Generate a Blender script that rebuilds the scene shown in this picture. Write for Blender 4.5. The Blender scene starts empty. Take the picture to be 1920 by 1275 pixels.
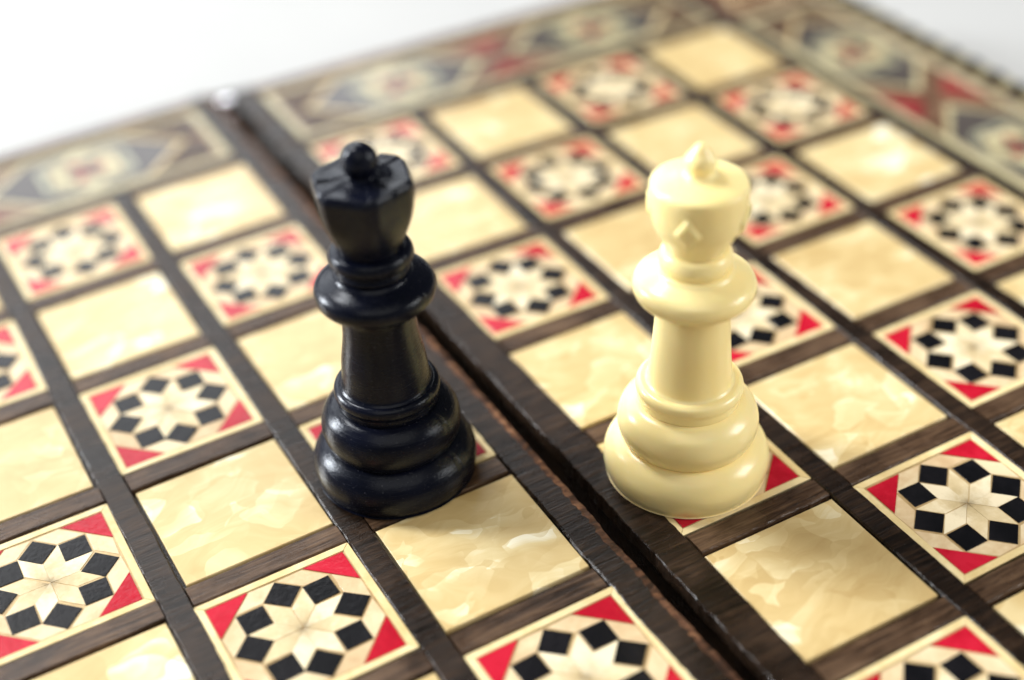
import bpy, bmesh, math, random
from mathutils import Matrix, Vector, noise

random.seed(7)
sc = bpy.context.scene
COL = sc.collection
S = 0.04                      # metres per chess square (all board parts are modelled in squares)
PV = 1.0075                   # square pitch along the fold
GAP, DV, TH = 0.3502, 0.0625, 0.0247   # left leaf: shift across the fold, along it, and tilt
THICK = 0.80                  # leaf height above the table, in squares


def lin(*c):
    return tuple(((v / 255) / 12.92 if v / 255 <= 0.04045 else ((v / 255 + 0.055) / 1.055) ** 2.4) for v in c) + (1,)


# ------------------------------------------------------------------ camera
cam_d = bpy.data.cameras.new('camera')
cam = bpy.data.objects.new('camera', cam_d)
COL.objects.link(cam)
RW = ((0.8676964822, -0.4960568004, -0.0321008656),
      (0.3191744542, 0.5064606957, 0.8010151256),
      (-0.3810911736, -0.7052837830, 0.5977828225))
cam.matrix_world = Matrix.Translation(Vector((-3.28995756, -9.4077431, 5.4298865)) * S) @ Matrix(RW).transposed().to_4x4()
cam_d.sensor_width = 36
cam_d.lens = 51.85
cam_d.clip_start = 0.01
cam_d.clip_end = 50
cam_d.dof.use_dof = True
cam_d.dof.focus_distance = 7.72 * S
cam_d.dof.aperture_fstop = 4.0
cam_d.dof.aperture_blades = 0
sc.camera = cam

# ------------------------------------------------------------------ light
world = bpy.data.worlds.new('World')
sc.world = world
world.use_nodes = True
bg = world.node_tree.nodes['Background']
bg.inputs[0].default_value = (0.93, 0.96, 1.0, 1)
bg.inputs[1].default_value = 0.09


def area(name, loc, target, sx, sy, power, col):
    d = bpy.data.lights.new(name, 'AREA')
    d.shape = 'RECTANGLE'
    d.size, d.size_y = sx, sy
    d.energy = power
    d.color = col
    o = bpy.data.objects.new(name, d)
    COL.objects.link(o)
    o.location = loc
    o.rotation_euler = (Vector(target) - Vector(loc)).to_track_quat('-Z', 'Y').to_euler()
    return o


CEN = (0.0, -0.14, 0.03)
K = 1.8                       # windows and added front fill stand well back, so their light falls off slowly


def far(name, p, sx, sy, power, col):
    area(name, tuple(v * K for v in p), CEN, sx * K, sy * K, power * K * K, col)


far('window_light_back', (0.0, 1.60, 0.85), 1.6, 1.0, 17, (0.94, 0.97, 1.0))
far('window_light_top', (-0.45, 1.05, 1.70), 0.5, 0.4, 25, (1.0, 0.98, 0.95))
far('window_light_left', (-1.12, 1.05, 0.62), 0.32, 0.56, 52, (0.96, 0.98, 1.0))
far('front_fill_light', (-0.5, -1.1, 1.7), 2.0, 1.5, 12.0, (1.0, 0.94, 0.84))  # added soft fill above the camera, brightens the fronts of the pieces
far('window_light_side', (1.18, -0.72, 0.66), 0.11, 0.62, 7.0, (1.0, 0.97, 0.92))
far('window_light_side', (1.06, -0.96, 0.66), 0.11, 0.62, 7.0, (1.0, 0.97, 0.92))

sc.view_settings.view_transform = 'Standard'
sc.view_settings.look = 'None'
sc.view_settings.exposure = 0.05
sc.view_settings.gamma = 1
sc.render.engine = 'CYCLES'
sc.cycles.use_denoising = True
sc.cycles.max_bounces = 8
sc.cycles.caustics_reflective = False
sc.cycles.caustics_refractive = False


# ------------------------------------------------------------------ materials
class NT:
    def __init__(self, name):
        self.m = bpy.data.materials.new(name)
        self.m.use_nodes = True
        self.t = self.m.node_tree
        self.p = self.t.nodes['Principled BSDF']
        self.out = self.t.nodes['Material Output']

    def n(self, typ, **kw):
        nd = self.t.nodes.new(typ)
        for k, v in kw.items():
            if k in nd.inputs.keys():
                nd.inputs[k].default_value = v
            else:
                setattr(nd, k, v)
        return nd

    def l(self, a, b):
        self.t.links.new(a, b)

    def coords(self, scale=(1, 1, 1), rnd=True):
        tc = self.n('ShaderNodeTexCoord')
        mp = self.n('ShaderNodeMapping')
        mp.inputs['Scale'].default_value = scale
        self.l(tc.outputs['Object'], mp.inputs['Vector'])
        if rnd:
            oi = self.n('ShaderNodeObjectInfo')
            mul = self.n('ShaderNodeVectorMath', operation='MULTIPLY')
            cb = self.n('ShaderNodeCombineXYZ')
            for i in range(3):
                self.l(oi.outputs['Random'], cb.inputs[i])
            self.l(cb.outputs[0], mul.inputs[0])
            mul.inputs[1].default_value = (53.1, 91.7, 37.3)
            self.l(mul.outputs[0], mp.inputs['Location'])
        return mp.outputs['Vector']

    def noise(self, vec, scale, detail=4, rough=0.55, dist=0.0):
        nd = self.n('ShaderNodeTexNoise')
        nd.inputs['Scale'].default_value = scale
        nd.inputs['Detail'].default_value = detail
        nd.inputs['Roughness'].default_value = rough
        nd.inputs['Distortion'].default_value = dist
        self.l(vec, nd.inputs['Vector'])
        return nd

    def ramp(self, fac, stops):
        r = self.n('ShaderNodeValToRGB')
        e = r.color_ramp.elements
        e[0].position, e[0].color = stops[0]
        e[1].position, e[1].color = stops[-1]
        for pos, c in stops[1:-1]:
            x = e.new(pos)
            x.color = c
        self.l(fac, r.inputs[0])
        return r.outputs[0]

    def bump(self, h, strength, dist, normal=None):
        b = self.n('ShaderNodeBump')
        b.inputs['Strength'].default_value = strength
        b.inputs['Distance'].default_value = dist
        self.l(h, b.inputs['Height'])
        if normal is not None:
            self.l(normal, b.inputs['Normal'])
        return b.outputs[0]

    def set(self, **kw):
        for k, v in kw.items():
            self.p.inputs[k.replace('_', ' ')].default_value = v


def g(v):
    return (v, v, v, 1)


def wood(name, c0, c1, c2, rough=0.27, coat=0.0, bump=0.5, scale=(3, 40, 40)):
    t = NT(name)
    v = t.coords(scale)
    n1 = t.noise(v, 1.0, 6, 0.65, 0.6)
    n2 = t.noise(t.coords((2, 2, 2)), 1.6, 3)
    mx = t.n('ShaderNodeMath', operation='MULTIPLY_ADD')
    t.l(n2.outputs[0], mx.inputs[0])
    mx.inputs[1].default_value = 0.5
    ad = t.n('ShaderNodeMath', operation='SUBTRACT')
    t.l(n1.outputs[0], ad.inputs[0])
    ad.inputs[1].default_value = 0.25
    t.l(ad.outputs[0], mx.inputs[2])
    t.l(t.ramp(mx.outputs[0], [(0.32, c0), (0.5, c1), (0.72, c2)]), t.p.inputs['Base Color'])
    r = t.ramp(n2.outputs[0], [(0.3, g(rough - 0.1)), (0.7, g(rough + 0.14))])
    t.l(r, t.p.inputs['Roughness'])
    nr = t.bump(n1.outputs[0], bump, 0.0004)
    t.l(nr, t.p.inputs['Normal'])
    t.l(nr, t.p.inputs['Coat Normal'])
    t.set(Coat_Weight=coat, Coat_Roughness=0.16, Specular_IOR_Level=0.24)
    return t.m


M = {}
M['wood'] = wood('dark walnut', lin(17, 12, 8), lin(35, 25, 18), lin(62, 46, 33))
M['cross'] = wood('brown walnut', lin(38, 27, 19), lin(72, 54, 40), lin(104, 82, 62))
M['rim'] = wood('worn walnut', lin(52, 36, 24), lin(92, 66, 45), lin(130, 99, 70), coat=0.2)
M['brown'] = wood('border walnut', lin(66, 46, 34), lin(104, 76, 58), lin(140, 108, 86), coat=0.3)
M['worn'] = wood('bare worn wood', lin(34, 22, 16), lin(84, 56, 40), lin(150, 108, 78), rough=0.5, coat=0.1, bump=0.9, scale=(6, 22, 22))


def pearl():
    t = NT('celluloid mother of pearl')
    v = t.coords((1, 1, 1))

    def math_(op, a, b):
        nd = t.n('ShaderNodeMath', operation=op)
        for i, x in enumerate((a, b)):
            if isinstance(x, (int, float)):
                nd.inputs[i].default_value = x
            else:
                t.l(x, nd.inputs[i])
        return nd.outputs[0]

    def warp(vec, scale, amt):
        dn = t.noise(vec, scale, 2, 0.5)
        sub = t.n('ShaderNodeVectorMath', operation='SUBTRACT')
        t.l(dn.outputs['Color'], sub.inputs[0])
        sub.inputs[1].default_value = (0.5, 0.5, 0.5)
        sc_ = t.n('ShaderNodeVectorMath', operation='SCALE')
        t.l(sub.outputs[0], sc_.inputs[0])
        sc_.inputs['Scale'].default_value = amt
        add = t.n('ShaderNodeVectorMath', operation='ADD')
        t.l(vec, add.inputs[0])
        t.l(sc_.outputs[0], add.inputs[1])
        return add.outputs[0]

    def flakes(vec, off, scale, thr, stretch, ang):
        """shards that are crisp on one side and fade out towards the other"""
        mp = t.n('ShaderNodeMapping')
        mp.inputs['Location'].default_value = off
        mp.inputs['Rotation'].default_value = (0, 0, ang)
        mp.inputs['Scale'].default_value = (1.0, stretch, 1.0)
        t.l(vec, mp.inputs['Vector'])
        vo = t.n('ShaderNodeTexVoronoi')
        vo.inputs['Scale'].default_value = scale
        t.l(mp.outputs[0], vo.inputs['Vector'])
        loc = t.n('ShaderNodeVectorMath', operation='SUBTRACT')
        t.l(mp.outputs[0], loc.inputs[0])
        t.l(vo.outputs['Position'], loc.inputs[1])
        dr = t.n('ShaderNodeVectorMath', operation='SUBTRACT')
        t.l(vo.outputs['Color'], dr.inputs[0])
        dr.inputs[1].default_value = (0.5, 0.5, 0.5)
        nz = t.n('ShaderNodeVectorMath', operation='NORMALIZE')
        t.l(dr.outputs[0], nz.inputs[0])
        dt = t.n('ShaderNodeVectorMath', operation='DOT_PRODUCT')
        t.l(loc.outputs[0], dt.inputs[0])
        t.l(nz.outputs[0], dt.inputs[1])
        gr = t.n('ShaderNodeMapRange', interpolation_type='SMOOTHSTEP')
        t.l(dt.outputs['Value'], gr.inputs['Value'])
        gr.inputs['From Min'].default_value = -0.45 / scale
        gr.inputs['From Max'].default_value = 0.45 / scale
        sep = t.n('ShaderNodeSeparateColor')
        t.l(vo.outputs['Color'], sep.inputs[0])
        mk = t.n('ShaderNodeMapRange')
        t.l(sep.outputs[2], mk.inputs['Value'])
        mk.inputs['From Min'].default_value = thr
        mk.inputs['From Max'].default_value = thr + 0.5
        return math_('MULTIPLY', gr.outputs[0], mk.outputs[0])

    w1 = warp(v, 1.5, 0.55)
    w2 = warp(v, 2.6, 0.45)
    f1 = flakes(w1, (0, 0, 0), 1.9, 0.30, 1.7, 0.5)
    f2 = flakes(w2, (3.7, 1.2, 0), 3.3, 0.40, 2.1, -0.7)
    f3 = flakes(w2, (8.1, 5.3, 0), 6.0, 0.55, 1.6, 1.3)
    d1 = flakes(w1, (12.7, 9.1, 0), 2.3, 0.35, 1.8, 2.2)
    big = t.noise(w1, 1.1, 3, 0.5, 0.4).outputs[0]
    light = math_('ADD', math_('ADD', math_('MULTIPLY', f1, 0.19), math_('MULTIPLY', f2, 0.20)), math_('MULTIPLY', f3, 0.16))
    stv = t.n('ShaderNodeMapping')
    stv.inputs['Scale'].default_value = (2.2, 9.0, 1.0)
    stv.inputs['Rotation'].default_value = (0, 0, 0.35)
    t.l(warp(v, 1.9, 0.9), stv.inputs['Vector'])
    streak = math_('MULTIPLY', math_('SUBTRACT', t.noise(stv.outputs[0], 1.4, 5, 0.62, 0.5).outputs[0], 0.5), 0.28)
    val = math_('SUBTRACT', math_('ADD', math_('MULTIPLY', big, 0.42), light), math_('MULTIPLY', d1, 0.08))
    val = math_('ADD', val, streak)
    c = t.ramp(val, [(0.06, lin(188, 160, 106)), (0.25, lin(206, 182, 130)), (0.42, lin(221, 203, 155)), (0.62, lin(250, 244, 220))])
    t.l(c, t.p.inputs['Base Color'])
    nr = t.bump(light, 0.10, 0.0030)
    t.l(nr, t.p.inputs['Normal'])
    t.set(Roughness=0.24, Metallic=0.04, Coat_Weight=0.0)
    return t.m


def bone(name, c0, c1, c2, rough=0.22, coat=0.0, spec=0.35, stain=False):
    t = NT(name)
    v = t.coords((1, 1, 1))
    n1 = t.noise(v, 4.0, 5, 0.6, 0.8)
    n2 = t.noise(v, 28.0, 3, 0.6)
    m = t.n('ShaderNodeMath', operation='MULTIPLY_ADD')
    t.l(n2.outputs[0], m.inputs[0])
    m.inputs[1].default_value = 0.3
    t.l(n1.outputs[0], m.inputs[2])
    oi = t.n('ShaderNodeObjectInfo')
    m2 = t.n('ShaderNodeMath', operation='MULTIPLY_ADD')
    t.l(oi.outputs['Random'], m2.inputs[0])
    m2.inputs[1].default_value = 0.24
    t.l(m.outputs[0], m2.inputs[2])
    col = t.ramp(m2.outputs[0], [(0.46, c0), (0.72, c1), (0.92, c2)])
    if stain:       # old glue and dirt where the eight points meet
        tc = t.n('ShaderNodeTexCoord')
        ln = t.n('ShaderNodeVectorMath', operation='LENGTH')
        t.l(tc.outputs['Object'], ln.inputs[0])
        ad = t.n('ShaderNodeMath', operation='MULTIPLY_ADD')
        t.l(n2.outputs[0], ad.inputs[0])
        ad.inputs[1].default_value = 0.05
        t.l(ln.outputs['Value'], ad.inputs[2])
        k = t.ramp(ad.outputs[0], [(0.03, (0.42, 0.40, 0.38, 1)), (0.07, (0.78, 0.76, 0.72, 1)), (0.17, (1, 1, 1, 1))])
        mu = t.n('ShaderNodeMix', data_type='RGBA', blend_type='MULTIPLY')
        mu.inputs[0].default_value = 1.0
        t.l(col, mu.inputs[6])
        t.l(k, mu.inputs[7])
        col = mu.outputs[2]
    t.l(col, t.p.inputs['Base Color'])
    t.l(t.bump(n2.outputs[0], 0.25, 0.0003), t.p.inputs['Normal'])
    t.set(Roughness=rough, Coat_Weight=coat, Coat_Roughness=0.15, Specular_IOR_Level=spec)
    return t.m


M['pearl'] = pearl()
M['cream'] = bone('cream bone', lin(176, 152, 108), lin(196, 174, 130), lin(212, 193, 152))
M['ground'] = bone('old bone', lin(150, 124, 84), lin(176, 150, 108), lin(196, 172, 128))
M['frame'] = bone('yellowish bone', lin(202, 178, 124), lin(217, 196, 145), lin(228, 211, 165))
M['petal'] = bone('pale bone', lin(196, 175, 132), lin(213, 195, 156), lin(230, 217, 186), stain=True)
M['filler'] = bone('rosy bone', lin(190, 162, 124), lin(206, 182, 144), lin(218, 200, 164))
M['red'] = bone('red celluloid', lin(152, 12, 32), lin(174, 18, 40), lin(188, 30, 52), rough=0.2)
M['black'] = bone('ebony', lin(8, 8, 10), lin(13, 13, 16), lin(22, 21, 24), rough=0.24, coat=0.0, spec=0.25)
M['grey'] = bone('grey green bone', lin(120, 122, 104), lin(146, 148, 126), lin(166, 166, 142))
M['slate'] = bone('dark slate wood', lin(52, 47, 46), lin(68, 62, 60), lin(84, 78, 74))
M['olive'] = bone('olive wood', lin(116, 108, 80), lin(136, 127, 96), lin(154, 145, 112))
M['borderbone'] = bone('dull bone', lin(150, 140, 108), lin(172, 162, 126), lin(190, 180, 144))
M['oldred'] = bone('faded red wood', lin(96, 26, 30), lin(118, 36, 40), lin(136, 54, 52))


def plastic_black():
    t = NT('black plastic')
    v = t.coords((1, 1, 1))
    n = t.noise(v, 3.5, 4)
    f = t.noise(t.coords((6, 6, 60)), 2.0, 4, 0.7)
    base = t.ramp(n.outputs[0], [(0.3, lin(7, 9, 18)), (0.7, lin(12, 15, 29))])
    du = t.noise(v, 75, 2, 0.5)
    dm = t.ramp(du.outputs[0], [(0.66, (0, 0, 0, 1)), (0.74, (1, 1, 1, 1))])     # dust and scuffs
    mu = t.n('ShaderNodeMix', data_type='RGBA')
    t.l(dm, mu.inputs[0])
    t.l(base, mu.inputs[6])
    mu.inputs[7].default_value = lin(48, 49, 56)
    t.l(mu.outputs[2], t.p.inputs['Base Color'])
    t.l(t.ramp(f.outputs[0], [(0.3, g(0.18)), (0.75, g(0.32))]), t.p.inputs['Roughness'])
    sp = t.noise(v, 55, 2, 0.5)
    bb = t.bump(f.outputs[0], 0.22, 0.0003)
    t.l(t.bump(sp.outputs[0], 0.10, 0.0003, bb), t.p.inputs['Normal'])
    t.set(Specular_IOR_Level=0.19, Specular_Tint=(0.86, 0.92, 1.0, 1))
    return t.m


def plastic_ivory():
    t = NT('ivory plastic')
    v = t.coords((1, 1, 1))
    n = t.noise(v, 2.5, 3)
    t.l(t.ramp(n.outputs[0], [(0.3, lin(255, 231, 164)), (0.7, lin(255, 236, 176))]), t.p.inputs['Base Color'])
    t.p.subsurface_method = 'RANDOM_WALK'
    t.set(Roughness=0.26, Subsurface_Weight=0.4, Subsurface_Scale=0.0015, Subsurface_Radius=(1.0, 0.75, 0.4))
    f = t.noise(v, 40, 3)
    t.l(t.bump(f.outputs[0], 0.04, 0.0002), t.p.inputs['Normal'])
    return t.m


M['bplastic'] = plastic_black()
M['ivory'] = plastic_ivory()
t = NT('polished steel')
t.set(Base_Color=lin(214, 212, 216), Metallic=1.0, Roughness=0.16)
M['steel'] = t.m
t = NT('white table top')
v = t.coords((1, 1, 1), rnd=False)
n = t.noise(v, 7.0, 4)
t.l(t.ramp(n.outputs[0], [(0.3, lin(176, 177, 177)), (0.7, lin(184, 185, 184))]), t.p.inputs['Base Color'])
t.set(Roughness=0.6)
M['table'] = t.m


# ------------------------------------------------------------------ helpers
def link(name, me, mat, parent=None, mw=None):
    o = bpy.data.objects.new(name, me)
    if mat is not None and not me.materials:
        me.materials.append(mat)
    COL.objects.link(o)
    if parent is not None:
        o.parent = parent
    if mw is not None:
        o.matrix_basis = mw
    return o


def empty(name, label, cat, loc=(0, 0, 0), rot=(0, 0, 0)):
    o = bpy.data.objects.new(name, None)
    o.empty_display_size = 0.02
    COL.objects.link(o)
    o.location = loc
    o.rotation_euler = rot
    o.scale = (S, S, S)
    o['label'] = label
    o['category'] = cat
    return o


def prism(name, poly, z0, z1, bev=0.0, mat=None):
    """flat piece with a polygon outline, a small chamfer round its top edge"""
    me = bpy.data.meshes.new(name)
    n = len(poly)
    cx = sum(p[0] for p in poly) / n
    cy = sum(p[1] for p in poly) / n
    vs = [(x, y, z0) for x, y in poly]
    if bev > 0:
        vs += [(x, y, z1 - bev) for x, y in poly]
        r = []
        for x, y in poly:
            d = math.hypot(x - cx, y - cy)
            k = max(0.0, 1 - 1.3 * bev / max(d, 1e-6))
            r.append((cx + (x - cx) * k, cy + (y - cy) * k, z1))
        vs += r
        layers = 3
    else:
        vs += [(x, y, z1) for x, y in poly]
        layers = 2
    fs = [tuple(reversed(range(n)))]
    for L in range(layers - 1):
        for i in range(n):
            j = (i + 1) % n
            fs.append((L * n + i, L * n + j, (L + 1) * n + j, (L + 1) * n + i))
    fs.append(tuple(range((layers - 1) * n, layers * n)))
    me.from_pydata(vs, [], fs)
    me.update()
    if mat is not None:
        me.materials.append(mat)
    return me


def strip_mesh(name, x0, x1, y0, y1, z0, z1, bev, seg, jit, mats, worn=None, seed=0, axis='y', blo=None):
    """long wooden strip with uneven, slightly broken edges; worn = ('lo'|'hi', chamfer width)"""
    rnd = random.Random(seed)
    me = bpy.data.meshes.new(name)
    vs, fs, mi = [], [], []
    bl = bh = bev
    if blo:
        bl = blo
    if worn:
        if worn[0] == 'hi':
            bh = worn[1]
        else:
            bl = worn[1]
    for i in range(seg + 1):
        y = y0 + (y1 - y0) * i / seg
        def j(s=1.0):
            return (rnd.random() - 0.5) * 0.6 * jit * s + noise.noise((y * 5 + seed * 7.7, seed * 1.3, s)) * jit * 1.6 + noise.noise((y * 19 + seed, 3.1, s)) * jit
        jl = jit and j()
        jh = jit and j()
        jz = jit and abs(j(0.6))
        wl = bl * (1 + (rnd.random() - .5) * 0.35)
        wh = bh * (1 + (rnd.random() - .5) * 0.35)
        row = [(x0 + jl, y, z0), (x0 + jl, y, z1 - min(bl, 0.03) - jz), (x0 + wl + jl, y, z1), (x1 - wh + jh, y, z1),
               (x1 + jh, y, z1 - min(bh, 0.010) - jz * 0.6), (x1 + jh, y, z0)]
        if axis == 'x':
            row = [(b, a, c) for a, b, c in row]
        vs += row
    flip = axis == 'x'
    for i in range(seg):
        for k in range(5):
            f = (i * 6 + k, i * 6 + k + 1, (i + 1) * 6 + k + 1, (i + 1) * 6 + k)
            fs.append(tuple(reversed(f)) if flip else f)
            mi.append(1 if worn and ((k == 1 and worn[0] == 'lo') or (k == 3 and worn[0] == 'hi')) else 0)
    a = (0, 5, 4, 3, 2, 1)
    b = tuple(seg * 6 + k for k in (0, 1, 2, 3, 4, 5))
    fs += [tuple(reversed(a)) if flip else a, tuple(reversed(b)) if flip else b]
    mi += [0, 0]
    me.from_pydata(vs, [], fs)
    for m in mats:
        me.materials.append(m)
    me.polygons.foreach_set('material_index', mi)
    me.update()
    return me


# ------------------------------------------------------------------ table
me = bpy.data.meshes.new('table_top')
bm = bmesh.new()
bmesh.ops.create_cube(bm, size=1, matrix=Matrix.Translation((0.1, 0.3, -THICK * S - 0.0155)) @ Matrix.Diagonal((2.6, 2.6, 0.03, 1)))
bmesh.ops.bevel(bm, geom=bm.edges[:], offset=0.004, segments=2, affect='EDGES')
bm.to_mesh(me)
bm.free()
tb = link('table_top', me, M['table'])
tb['kind'] = 'structure'
tb['label'] = 'plain white table top under the chess board'

# ------------------------------------------------------------------ chess board
board = empty('chess_board', 'folding wooden chess board inlaid with pearl and star mosaic squares', 'chess board',
              (0, 0, 0))
ML = Matrix.Translation((-GAP, DV, 0)) @ Matrix.Rotation(-TH, 4, 'Y')
MR = Matrix.Identity(4)
ROWS = 8
YT, YB = 1.10, -ROWS * PV - 1.10          # outer board edges along the fold
XR, XL = 5.24, -5.24                      # outer board edges across it (left one in the left leaf's frame)
FR, FL = -0.122, 0.106                    # fold edges: right leaf, left leaf (each in its own frame)


def leaf_body(name, x0, x1, Mt):
    me = bpy.data.meshes.new(name)
    top = [Mt @ Vector((x, y, -0.035)) for x, y in ((x0, YB + .02), (x1, YB + .02), (x1, YT - .02), (x0, YT - .02))]
    bot = [Vector((p.x, p.y, -THICK)) for p in top]
    me.from_pydata([tuple(p) for p in bot + top], [], [(3, 2, 1, 0), (4, 5, 6, 7), (0, 1, 5, 4), (1, 2, 6, 5), (2, 3, 7, 6), (3, 0, 4, 7)])
    me.update()
    return link(name, me, M['wood'], board)


leaf_body('leaf', FR + 0.02, XR - 0.02, MR)['label'] = 'right leaf of the board under the ivory chess piece'
leaf_body('leaf', XL + 0.02, FL - 0.02, ML)['label'] = 'left leaf of the board under the black chess piece'

# squares
PU, PVT = 0.826, 0.815
IU, IV = 0.857, 0.838


def rect(w, h):
    return [(-w / 2, -h / 2), (w / 2, -h / 2), (w / 2, h / 2), (-w / 2, h / 2)]


pearl_me = prism('pearl_square', rect(PU, PVT), -0.05, -0.004, 0.004, M['pearl'])
panel_me = prism('inlay_panel', rect(IU, IV), -0.05, -0.006, 0.0, M['ground'])
A_ = 0.181
HH = 0.446


def sq(p):      # tile space (unit square) -> board units
    return [(x * IU, y * IV) for x, y in p]


def shrink(poly, k):
    cx = sum(p[0] for p in poly) / len(poly)
    cy = sum(p[1] for p in poly) / len(poly)
    return [(cx + (x - cx) * k, cy + (y - cy) * k) for x, y in poly]


def rot(poly, a):
    c, s = math.cos(a), math.sin(a)
    return [(x * c - y * s, x * s + y * c) for x, y in poly]


a = A_
petal0 = [(0, 0), (a * math.cos(0), 0), (1.7071 * a, .7071 * a), (a * .7071, a * .7071)]
square0 = [(a, 0), (1.7071 * a, -.7071 * a), (2.4142 * a, 0), (1.7071 * a, .7071 * a)]
LEG = 0.272
fill0 = [(1.7071 * a + .004, .7071 * a), (2.4142 * a, 0.004), (HH - .002, HH - LEG - .004), (1.7071 * a, 1.7071 * a - .004)]
fill1 = [(y, x) for x, y in reversed(fill0)]
tri0 = [(HH, HH), (HH - LEG, HH), (HH, HH - LEG)]
petal_me = [prism('star_petal', sq(rot(shrink(petal0, .985), k * math.pi / 4)), -0.02, -0.0035, 0.0006, M['petal']) for k in range(8)]
square_me = [prism('black_lozenge', sq(rot(shrink(square0, .935), k * math.pi / 4)), -0.02, -0.0012, 0.002, M['black']) for k in range(8)]
fill_me = []
for q in range(4):
    fill_me.append(prism('filler_piece', sq(rot(shrink(fill0, .985), q * math.pi / 2)), -0.02, -0.0045, 0.0004, M['filler']))
    fill_me.append(prism('filler_piece', sq(rot(shrink(fill1, .985), q * math.pi / 2)), -0.02, -0.0045, 0.0004, M['filler']))
tri_me = [prism('red_triangle', sq(rot(shrink(tri0, .97), q * math.pi / 2)), -0.02, -0.0015, 0.002, M['red']) for q in range(4)]
F0, F1 = 0.5, 0.452
frame0 = [(F0, -F0 + .001), (F0, F0 - .001), (F1, F1 - .001), (F1, -F1 + .001)]
frame_me = [prism('frame_strip', sq(rot(frame0, q * math.pi / 2)), -0.04, -0.0008, 0.002, M['frame']) for q in range(4)]

rj = random.Random(3)
for c in range(-4, 4):
    Mt = MR if c >= 0 else ML
    for r in range(ROWS):
        m = Mt @ Matrix.Translation((c + .5 + rj.uniform(-.006, .006), -(r + .5) * PV + rj.uniform(-.006, .006), rj.uniform(-.002, .002))) \
            @ Matrix.Rotation(math.radians(rj.uniform(-.6, .6)), 4, 'Z')
        if (c + r) % 2:
            link('pearl_square', pearl_me, None, board, m @ Matrix.Rotation(math.pi * rj.choice((0, 1)), 4, 'Z'))
        else:
            p = link('inlay_panel', panel_me, None, board, m)
            for lst, nm in ((frame_me, 'frame_strip'), (tri_me, 'red_triangle'), (square_me, 'black_lozenge'),
                            (petal_me, 'star_petal'), (fill_me, 'filler_piece')):
                for mm in lst:
                    k = 0.0055 if nm != 'frame_strip' else 0
                    link(nm, mm, None, p, Matrix.Translation((rj.uniform(-k, k), rj.uniform(-k, k), rj.uniform(-.0006, .0006)))
                         @ Matrix.Rotation(math.radians(rj.uniform(-3, 3) if nm == 'black_lozenge' else 0), 4, 'Z'))

# wooden strips of the lattice
LW = 0.073
sd = 0
for side, Mt in ((1, MR), (-1, ML)):
    for k in range(1, 5):
        x = k * side
        y0, y1 = YB + .16, YT - .16
        if k < 4:
            y0, y1 = -ROWS * PV - 0.06, 0.06
        sd += 1
        link('long_strip', strip_mesh('long_strip', x - LW, x + LW, y0, y1, -0.034, 0.005, 0.008, 240, 0.0035, [M['wood']], seed=sd), None, board, Mt)
    for k in range(0, 4):
        x0 = (k if side > 0 else -k - 1) + LW + .004
        x1 = x0 + 1 - 2 * LW - .008
        if k == 0:
            if side > 0:
                x0 = 0.095
            else:
                x1 = -0.095
        for r in range(0, ROWS + 1):
            yy = -r * PV
            sd += 1
            link('cross_strip', strip_mesh('cross_strip', yy - LW, yy + LW, x0, x1, -0.034, 0.003, 0.007, 40, 0.003, [M['cross']], seed=sd, axis='x'),
                 None, board, Mt)
# strips along the fold, their meeting edges worn
link('fold_strip', strip_mesh('fold_strip', FR, 0.086, YB, YT, -0.09, 0.006, 0.009, 420, 0.005, [M['wood'], M['worn']], seed=91, blo=0.004), None, board, MR)
o = link('fold_strip', strip_mesh('fold_strip', -0.086, FL, YB, YT, -0.09, 0.006, 0.009, 420, 0.006, [M['wood'], M['worn']], worn=('hi', 0.042), seed=92), None, board, ML)
o['label'] = 'fold edge rubbed down to bare brown wood'

# outer rim
for side, Mt in ((1, MR), (-1, ML)):
    xe = XR * side
    xi = (XR - 0.24) * side
    link('rim_strip', strip_mesh('rim_strip', min(xi, xi - .06 * side), max(xi, xi - .06 * side), YB, YT, -0.05, 0.004, 0.01, 200, 0.004, [M['rim']], seed=100 + side), None, board, Mt)
    link('edge_strip', strip_mesh('edge_strip', min(xi, xe) + .002, max(xi, xe) - .002, YB, YT, -0.12, -0.012, 0.01, 200, 0.003, [M['olive'] if side > 0 else M['rim']], seed=110 + side), None, board, Mt)
    fx0, fx1 = (0.09, 4.94) if side > 0 else (-4.94, -0.09)
    for y0, y1 in ((0.96, YT), (YB, -ROWS * PV - 0.96)):
        sd += 1
        link('rim_strip', strip_mesh('rim_strip', y0, y1, fx0, fx1, -0.05, 0.004, 0.012, 200, 0.004, [M['rim']], seed=sd, axis='x'), None, board, Mt)
# dark teeth of the edging
tooth = prism('edging_tooth', [(-.112, -.085), (.112, -.03), (.112, .085), (-.112, .03)], -0.02, 0.004, 0.003, M['black'])
ny = int((YT - YB - .1) / 0.25)
for i in range(ny):
    link('edging_tooth', tooth, None, board, Matrix.Translation((XR - 0.122, YT - .12 - i * 0.25, 0)))

# border panels: a mosaic of two medallions with a bow tie between them (length 4, width .86)
PLEN, PWID = 3.86, 0.84
HW = 0.36


def hexa(l, w, s):      # elongated hexagon
    return [(-l, 0), (-s, -w), (s, -w), (l, 0), (s, w), (-s, w)]


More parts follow.
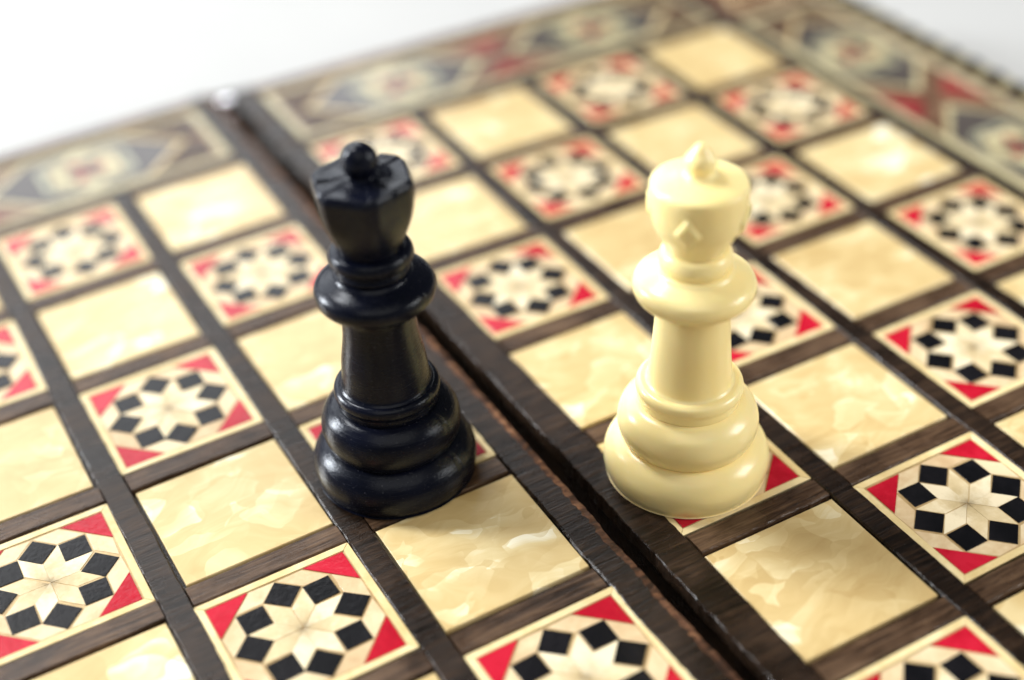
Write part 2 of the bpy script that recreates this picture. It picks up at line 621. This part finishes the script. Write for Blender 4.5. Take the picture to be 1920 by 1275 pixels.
bp_base = prism('border_panel', [(-PLEN / 2, -PWID / 2), (PLEN / 2, -PWID / 2), (PLEN / 2, PWID / 2), (-PLEN / 2, PWID / 2)], -0.05, -0.010, 0.0, M['brown'])
b_frames = []
for q, (w, h, x, y) in enumerate(((PLEN, .05, 0, PWID / 2 - .025), (PLEN, .05, 0, -PWID / 2 + .025),
                                  (.06, PWID - .104, PLEN / 2 - .03, 0), (.06, PWID - .104, -PLEN / 2 + .03, 0))):
    b_frames.append(prism('border_line', [(px + x, py + y) for px, py in rect(w, h)], -0.03, -0.002, 0.002, M['borderbone']))
b_line = prism('medallion_outline', hexa(0.80, HW, 0.40), -0.03, -0.0075, 0.0, M['borderbone'])
b_dark = prism('medallion_arrow', hexa(0.72, HW - .035, 0.37), -0.03, -0.0060, 0.0, M['slate'])
R6 = [(math.cos(math.pi / 3 * i + math.pi / 6), math.sin(math.pi / 3 * i + math.pi / 6)) for i in range(6)]
b_h1 = prism('medallion_hexagon', [(x * .40, y * .345) for x, y in R6], -0.03, -0.0050, 0.0, M['grey'])
b_hx = [prism('medallion_band', [(x * k, y * k * .9) for x, y in R6], -0.03, z, 0.0, M[m_]) for k, z, m_ in ((.352, -0.0048, 'slate'), (.332, -0.0046, 'borderbone'), (.312, -0.0044, 'slate'))]
b_h2 = prism('medallion_ring', [(x * .30, y * .275) for x, y in R6], -0.03, -0.0042, 0.0, M['borderbone'])
rh = [(0, 0), (.115 * .866, -.115 * .5), (.2, 0), (.115 * .866, .115 * .5)]
b_star = [prism('star_rhombus', rot(shrink(rh, .93), math.pi / 3 * i), -0.03, -0.0024, 0.0015, M['oldred' if i % 2 == 0 else 'slate']) for i in range(6)]
dash = [prism('ring_dash', rot([(.255, -.07), (.29, -.08), (.29, .08), (.255, .07)], math.pi / 3 * i), -0.03, -0.0030, 0.0015, M['slate']) for i in range(6)]
b_red = [prism('red_triangle', [(-.27, s * .335), (.27, s * .335), (0, s * .10)][::s], -0.03, -0.003, 0.002, M['oldred']) for s in (1, -1)]
b_tri = [prism('brown_triangle', [(s1 * 1.36, s2 * .33), (s1 * 1.84, s2 * .33), (s1 * 1.84, s2 * .04), (s1 * 1.70, s2 * .04)][::s1 * s2], -0.03, -0.0035, 0.002, M['cross'])
         for s1 in (1, -1) for s2 in (1, -1)]
b_chev = [prism('chevron_line', [(s1 * 1.30, s2 * .345), (s1 * 1.345, s2 * .345), (s1 * 1.69, s2 * .02), (s1 * 1.64, s2 * .015)][::s1 * s2], -0.03, -0.003, 0.001, M['cream'])
          for s1 in (1, -1) for s2 in (1, -1)]


def border(m):
    p = link('border_panel', bp_base, None, board, m)
    for mm in b_frames:
        link('border_line', mm, None, p)
    for s in (-1, 1):
        T = Matrix.Translation((s * 0.93, 0, 0))
        link('medallion_outline', b_line, None, p, T)
        link('medallion_arrow', b_dark, None, p, T)
        link('medallion_hexagon', b_h1, None, p, T)
        for mm in b_hx:
            link('medallion_band', mm, None, p, T)
        link('medallion_ring', b_h2, None, p, T)
        for mm in b_star:
            link('star_rhombus', mm, None, p, T)
        for mm in dash:
            link('ring_dash', mm, None, p, T)
    for mm in b_red:
        link('red_triangle', mm, None, p)
    for mm in b_tri:
        link('brown_triangle', mm, None, p)
    for mm in b_chev:
        link('chevron_line', mm, None, p)


BW = 0.51
for Mt, s in ((MR, 1), (ML, -1)):
    border(Mt @ Matrix.Translation((s * 2.03, BW, 0)))
    border(Mt @ Matrix.Translation((s * 2.03, -ROWS * PV - BW, 0)) @ Matrix.Rotation(math.pi, 4, 'Z'))
    for yc in (-2.0, -2.0 - 4.04):
        border(Mt @ Matrix.Translation((s * (4 + BW), yc, 0)) @ Matrix.Rotation(math.pi / 2, 4, 'Z'))
    # plain brown corner blocks of the border
    for y0, y1 in ((0.0, 0.95), (-ROWS * PV - 0.95, -ROWS * PV - 0.04)):
        x0, x1 = (4.09, 4.92) if s > 0 else (-4.92, -4.09)
        blk = prism('corner_block', [(x0, y0), (x1, y0), (x1, y1), (x0, y1)], -0.05, -0.004, 0.004, M['brown'])
        cb = link('corner_block', blk, None, board, Mt)
        cx, cy = (x0 + x1) / 2, (y0 + y1) / 2
        link('corner_line', prism('corner_line', [(cx - .3, cy - .3), (cx + .3, cy - .3), (cx, cy + .34)], -0.03, -0.0025, 0.001, M['cream']), None, cb)
        link('corner_inlay', prism('corner_inlay', [(cx - .24, cy - .265), (cx + .24, cy - .265), (cx, cy + .25)], -0.03, -0.001, 0.001, M['rim']), None, cb)

# steel hinge at the end of the fold
def lathe(name, prof, seg, mat, sub=6, fr=None, smooth=True):
    """closed surface of revolution through a smooth profile; fr(angle, r, z) -> (r, z)"""
    P = []
    n = len(prof)
    for i in range(n - 1):
        p0, p1, p2, p3 = prof[max(i - 1, 0)], prof[i], prof[i + 1], prof[min(i + 2, n - 1)]
        for k in range(sub):
            t_ = k / sub
            q = []
            for d in (0, 1):
                q.append(0.5 * (2 * p1[d] + (p2[d] - p0[d]) * t_ + (2 * p0[d] - 5 * p1[d] + 4 * p2[d] - p3[d]) * t_ ** 2
                                + (3 * p1[d] - p0[d] - 3 * p2[d] + p3[d]) * t_ ** 3))
            P.append((max(q[0], 0.0), q[1]))
    P.append(prof[-1])
    vs, fs = [], []
    vs.append((0, 0, P[0][1]))
    for r_, z_ in P:
        for s in range(seg):
            an = 2 * math.pi * s / seg
            rr, zz = fr(an, r_, z_) if fr else (r_, z_)
            rr = max(rr, 1e-4)
            vs.append((rr * math.cos(an), rr * math.sin(an), zz))
    vs.append((0, 0, P[-1][1]))
    L = len(P)
    for s in range(seg):
        fs.append((0, 1 + (s + 1) % seg, 1 + s))
        fs.append((1 + (L - 1) * seg + s, 1 + (L - 1) * seg + (s + 1) % seg, len(vs) - 1))
        for i in range(L - 1):
            b0 = 1 + i * seg
            fs.append((b0 + s, b0 + (s + 1) % seg, b0 + seg + (s + 1) % seg, b0 + seg + s))
    me = bpy.data.meshes.new(name)
    me.from_pydata(vs, [], fs)
    me.update()
    if smooth:
        me.polygons.foreach_set('use_smooth', [True] * len(me.polygons))
    me.materials.append(mat)
    return me


hx = (FR + FL - GAP) / 2
kn = link('hinge_knuckle', lathe('hinge_knuckle', [(0, 0), (.045, .004), (.05, .02), (.05, .30), (.045, .316), (0, .32)], 24, M['steel'], 3), None, board,
          Matrix.Translation((hx, YT + .01, -0.10)) @ Matrix.Rotation(math.pi / 2, 4, 'X'))
link('pin_head', lathe('pin_head', [(0, -.06), (.06, -.058), (.066, -.02), (.066, .022), (.058, .032), (.03, .036), (0, .037)], 32, M['steel'], 3), None, kn,
     Matrix.Rotation(-math.pi / 2, 4, 'X') @ Matrix.Translation((0, -.16, .10)))

link('fold_end_filler', prism('fold_end_filler', [(-.15, -.02), (.15, -.02), (.15, .016), (-.15, .016)], -0.45, 0.0, 0.01, M['slate']), None, board,
     Matrix.Translation((hx, YT + .03, -0.004)))  # dark filler added to close the end of the fold gap

# ------------------------------------------------------------------ chess pieces
SEG = 160


def seam_fn(angles, depth=0.006, width=0.011):
    def f(an, r, z):
        k = 0
        for a0 in angles:
            d = (an - a0 + math.pi) % (2 * math.pi) - math.pi
            k = max(k, math.exp(-(d / width) ** 2))
        return r * (1 - depth * k * 2.0), z
    return f


BASE = [(0, 0), (.30, 0), (.428, 0), (.428, 0), (.443, .04), (.449, .10), (.438, .15), (.41, .195), (.372, .226), (.342, .240), (.30, .246), (0, .246)]
RING = [(0, .225), (.30, .228), (.338, .238), (.363, .275), (.376, .33), (.373, .38), (.354, .43), (.32, .465), (.278, .486), (.2, .492), (0, .492)]
COLL = [(0, .478), (.2, .478), (.262, .486), (.272, .505), (.275, .535), (.284, .562), (.280, .592), (.262, .608), (.238, .610), (.15, .612), (0, .612)]
DISC = [(0, 1.105), (.17, 1.108), (.205, 1.113), (.262, 1.130), (.300, 1.165), (.312, 1.205), (.304, 1.240), (.278, 1.264), (.24, 1.282), (.205, 1.298), (.18, 1.315), (.1, 1.318), (0, 1.318)]


def prof_r(prof, z):
    for (r0, z0), (r1, z1) in zip(prof, prof[1:]):
        if z0 <= z <= z1:
            return r0 + (r1 - r0) * (z - z0) / (z1 - z0)
    return prof[-1][0]


def build_piece(name, label, base, black, head_rot):
    zb = (base[0] + GAP) * math.sin(TH) + 0.006 if black else 0.0
    root = empty(name, label, 'chess piece', Vector((base[0], base[1], zb + 0.0066)) * S, (0, 0, head_rot))
    if black:       # it follows the slight tilt of the left leaf
        root.rotation_euler = (Matrix.Rotation(-TH * 0.6, 3, 'Y') @ Matrix.Rotation(head_rot, 3, 'Z')).to_euler()
    mat = M['bplastic'] if black else M['ivory']
    f = seam_fn((math.radians(0), math.radians(180))) if black else None
    link('base', lathe('base', BASE, SEG, mat, fr=f), None, root)
    link('lower_ring', lathe('lower_ring', RING, SEG, mat, fr=f), None, root)
    link('collar', lathe('collar', COLL, SEG, mat, fr=f), None, root)
    k = 1.06 if black else 1.0
    stem = [(0, .60), (.2, .602), (.236 * k, .607), (.223 * k, .625), (.217 * k, .68), (.208 * k, .78), (.198, .92), (.190, 1.05), (.188, 1.12), (0, 1.125)]
    link('stem', lathe('stem', stem, SEG, mat), None, root)
    link('disc', lathe('disc', DISC, SEG, mat, fr=f), None, root)
    if black:
        nk = [(0, 1.295), (.15, 1.30), (.182, 1.315), (.188, 1.335), (.180, 1.358), (.186, 1.372), (.208, 1.385), (.215, 1.415), (.205, 1.445), (.178, 1.458), (.1, 1.46), (0, 1.46)]
    else:
        nk = [(0, 1.295), (.14, 1.298), (.165, 1.308), (.178, 1.33), (.186, 1.365), (.178, 1.40), (.156, 1.422), (.1, 1.43), (0, 1.43)]
    link('neck_ring', lathe('neck_ring', nk, SEG, mat, fr=f), None, root)
    if black:
        hd = [(0, 1.44), (.1, 1.442), (.160, 1.455), (.174, 1.495), (.203, 1.56), (.230, 1.635), (.247, 1.71), (.256, 1.78), (.258, 1.83), (.243, 1.856), (.225, 1.860), (.18, 1.858), (.12, 1.862), (.08, 1.868), (0, 1.87)]

        def crown(an, r, z):
            an = an - 0.25
            d = (an % (math.pi / 3)) - math.pi / 6          # angle from a facet's middle
            w = min(max((z - 1.47) / 0.25, 0), 1)
            flat = math.cos(math.pi / 6) / math.cos(d) * 1.06
            rr = r * ((1 - w) + w * min(flat, 1.0)) if r > .15 else r
            zz = z
            if z > 1.80 and r > 0.07:
                kk = min(1, (r - .07) / .08)
                q = int(an // (math.pi / 3)) % 2
                zz = z - (0.022 * kk * math.exp(-(d / 0.045) ** 2) if q else 0.006 * kk)
            return rr, zz
        h = link('head', lathe('head', hd, 192, mat, 7, crown), None, root)
        ball = [(0, 1.855), (.082, 1.857), (.073, 1.872), (.078, 1.89), (.088, 1.915), (.091, 1.942), (.085, 1.975), (.066, 2.006), (.037, 2.026), (0, 2.032)]
        link('finial', lathe('finial', ball, 64, mat), None, root)
    else:
        hd = [(0, 1.41), (.1, 1.412), (.145, 1.424), (.158, 1.448), (.184, 1.495), (.214, 1.56), (.232, 1.63), (.240, 1.70), (.243, 1.755), (.241, 1.784), (.230, 1.801), (.19, 1.815), (.14, 1.826), (.09, 1.835), (0, 1.84)]
        h = link('head', lathe('head', hd, SEG, mat), None, root)
        fin = [(0, 1.82), (.092, 1.828), (.072, 1.848), (.068, 1.864), (.077, 1.884), (.079, 1.908), (.068, 1.936), (.049, 1.958), (.038, 1.974), (.025, 1.990), (.010, 1.999), (0, 2.0)]
        link('finial', lathe('finial', fin, 64, mat), None, root)
        # raised diamonds round the head
        for q in range(4):
            bmz = bmesh.new()
            rows = []
            NP = 24
            for kk, ee in ((1.06, -.012), (1.0, .002), (0.90, .012), (0.76, .017), (0.55, .018), (0.35, .017), (0.1, .017)):
                vv = []
                for i in range(NP):
                    f4 = i / NP * 4
                    q4, tt = int(f4), f4 - int(f4)
                    cs = ((.066, 0), (0, .10), (-.066, 0), (0, -.11))
                    u = cs[q4][0] * (1 - tt) + cs[(q4 + 1) % 4][0] * tt
                    w = cs[q4][1] * (1 - tt) + cs[(q4 + 1) % 4][1] * tt
                    z = 1.625 + w * kk
                    rad = prof_r(hd, z) + ee
                    th = u * kk / 0.225
                    vv.append(bmz.verts.new((rad * math.cos(th), rad * math.sin(th), z)))
                rows.append(vv)
            for i in range(len(rows) - 1):
                for j in range(NP):
                    bmz.faces.new((rows[i][j], rows[i][(j + 1) % NP], rows[i + 1][(j + 1) % NP], rows[i + 1][j])).smooth = True
            bmz.faces.new(rows[-1])
            bmesh.ops.recalc_face_normals(bmz, faces=bmz.faces[:])
            dm = bpy.data.meshes.new('diamond')
            bmz.to_mesh(dm)
            bmz.free()
            dm.materials.append(mat)
            link('diamond', dm, None, h, Matrix.Rotation(q * math.pi / 2, 4, 'Z'))
    return root


# bearing from a piece to the camera, used to turn the moulded marks the way the photograph shows them
build_piece('chess_piece', 'black plastic chess piece with a ball on its faceted crown', (-0.942, -3.660), True, math.radians(-60))
build_piece('chess_piece', 'ivory plastic chess piece with diamond marks and a pointed finial', (0.410, -4.505), False, math.radians(-138))
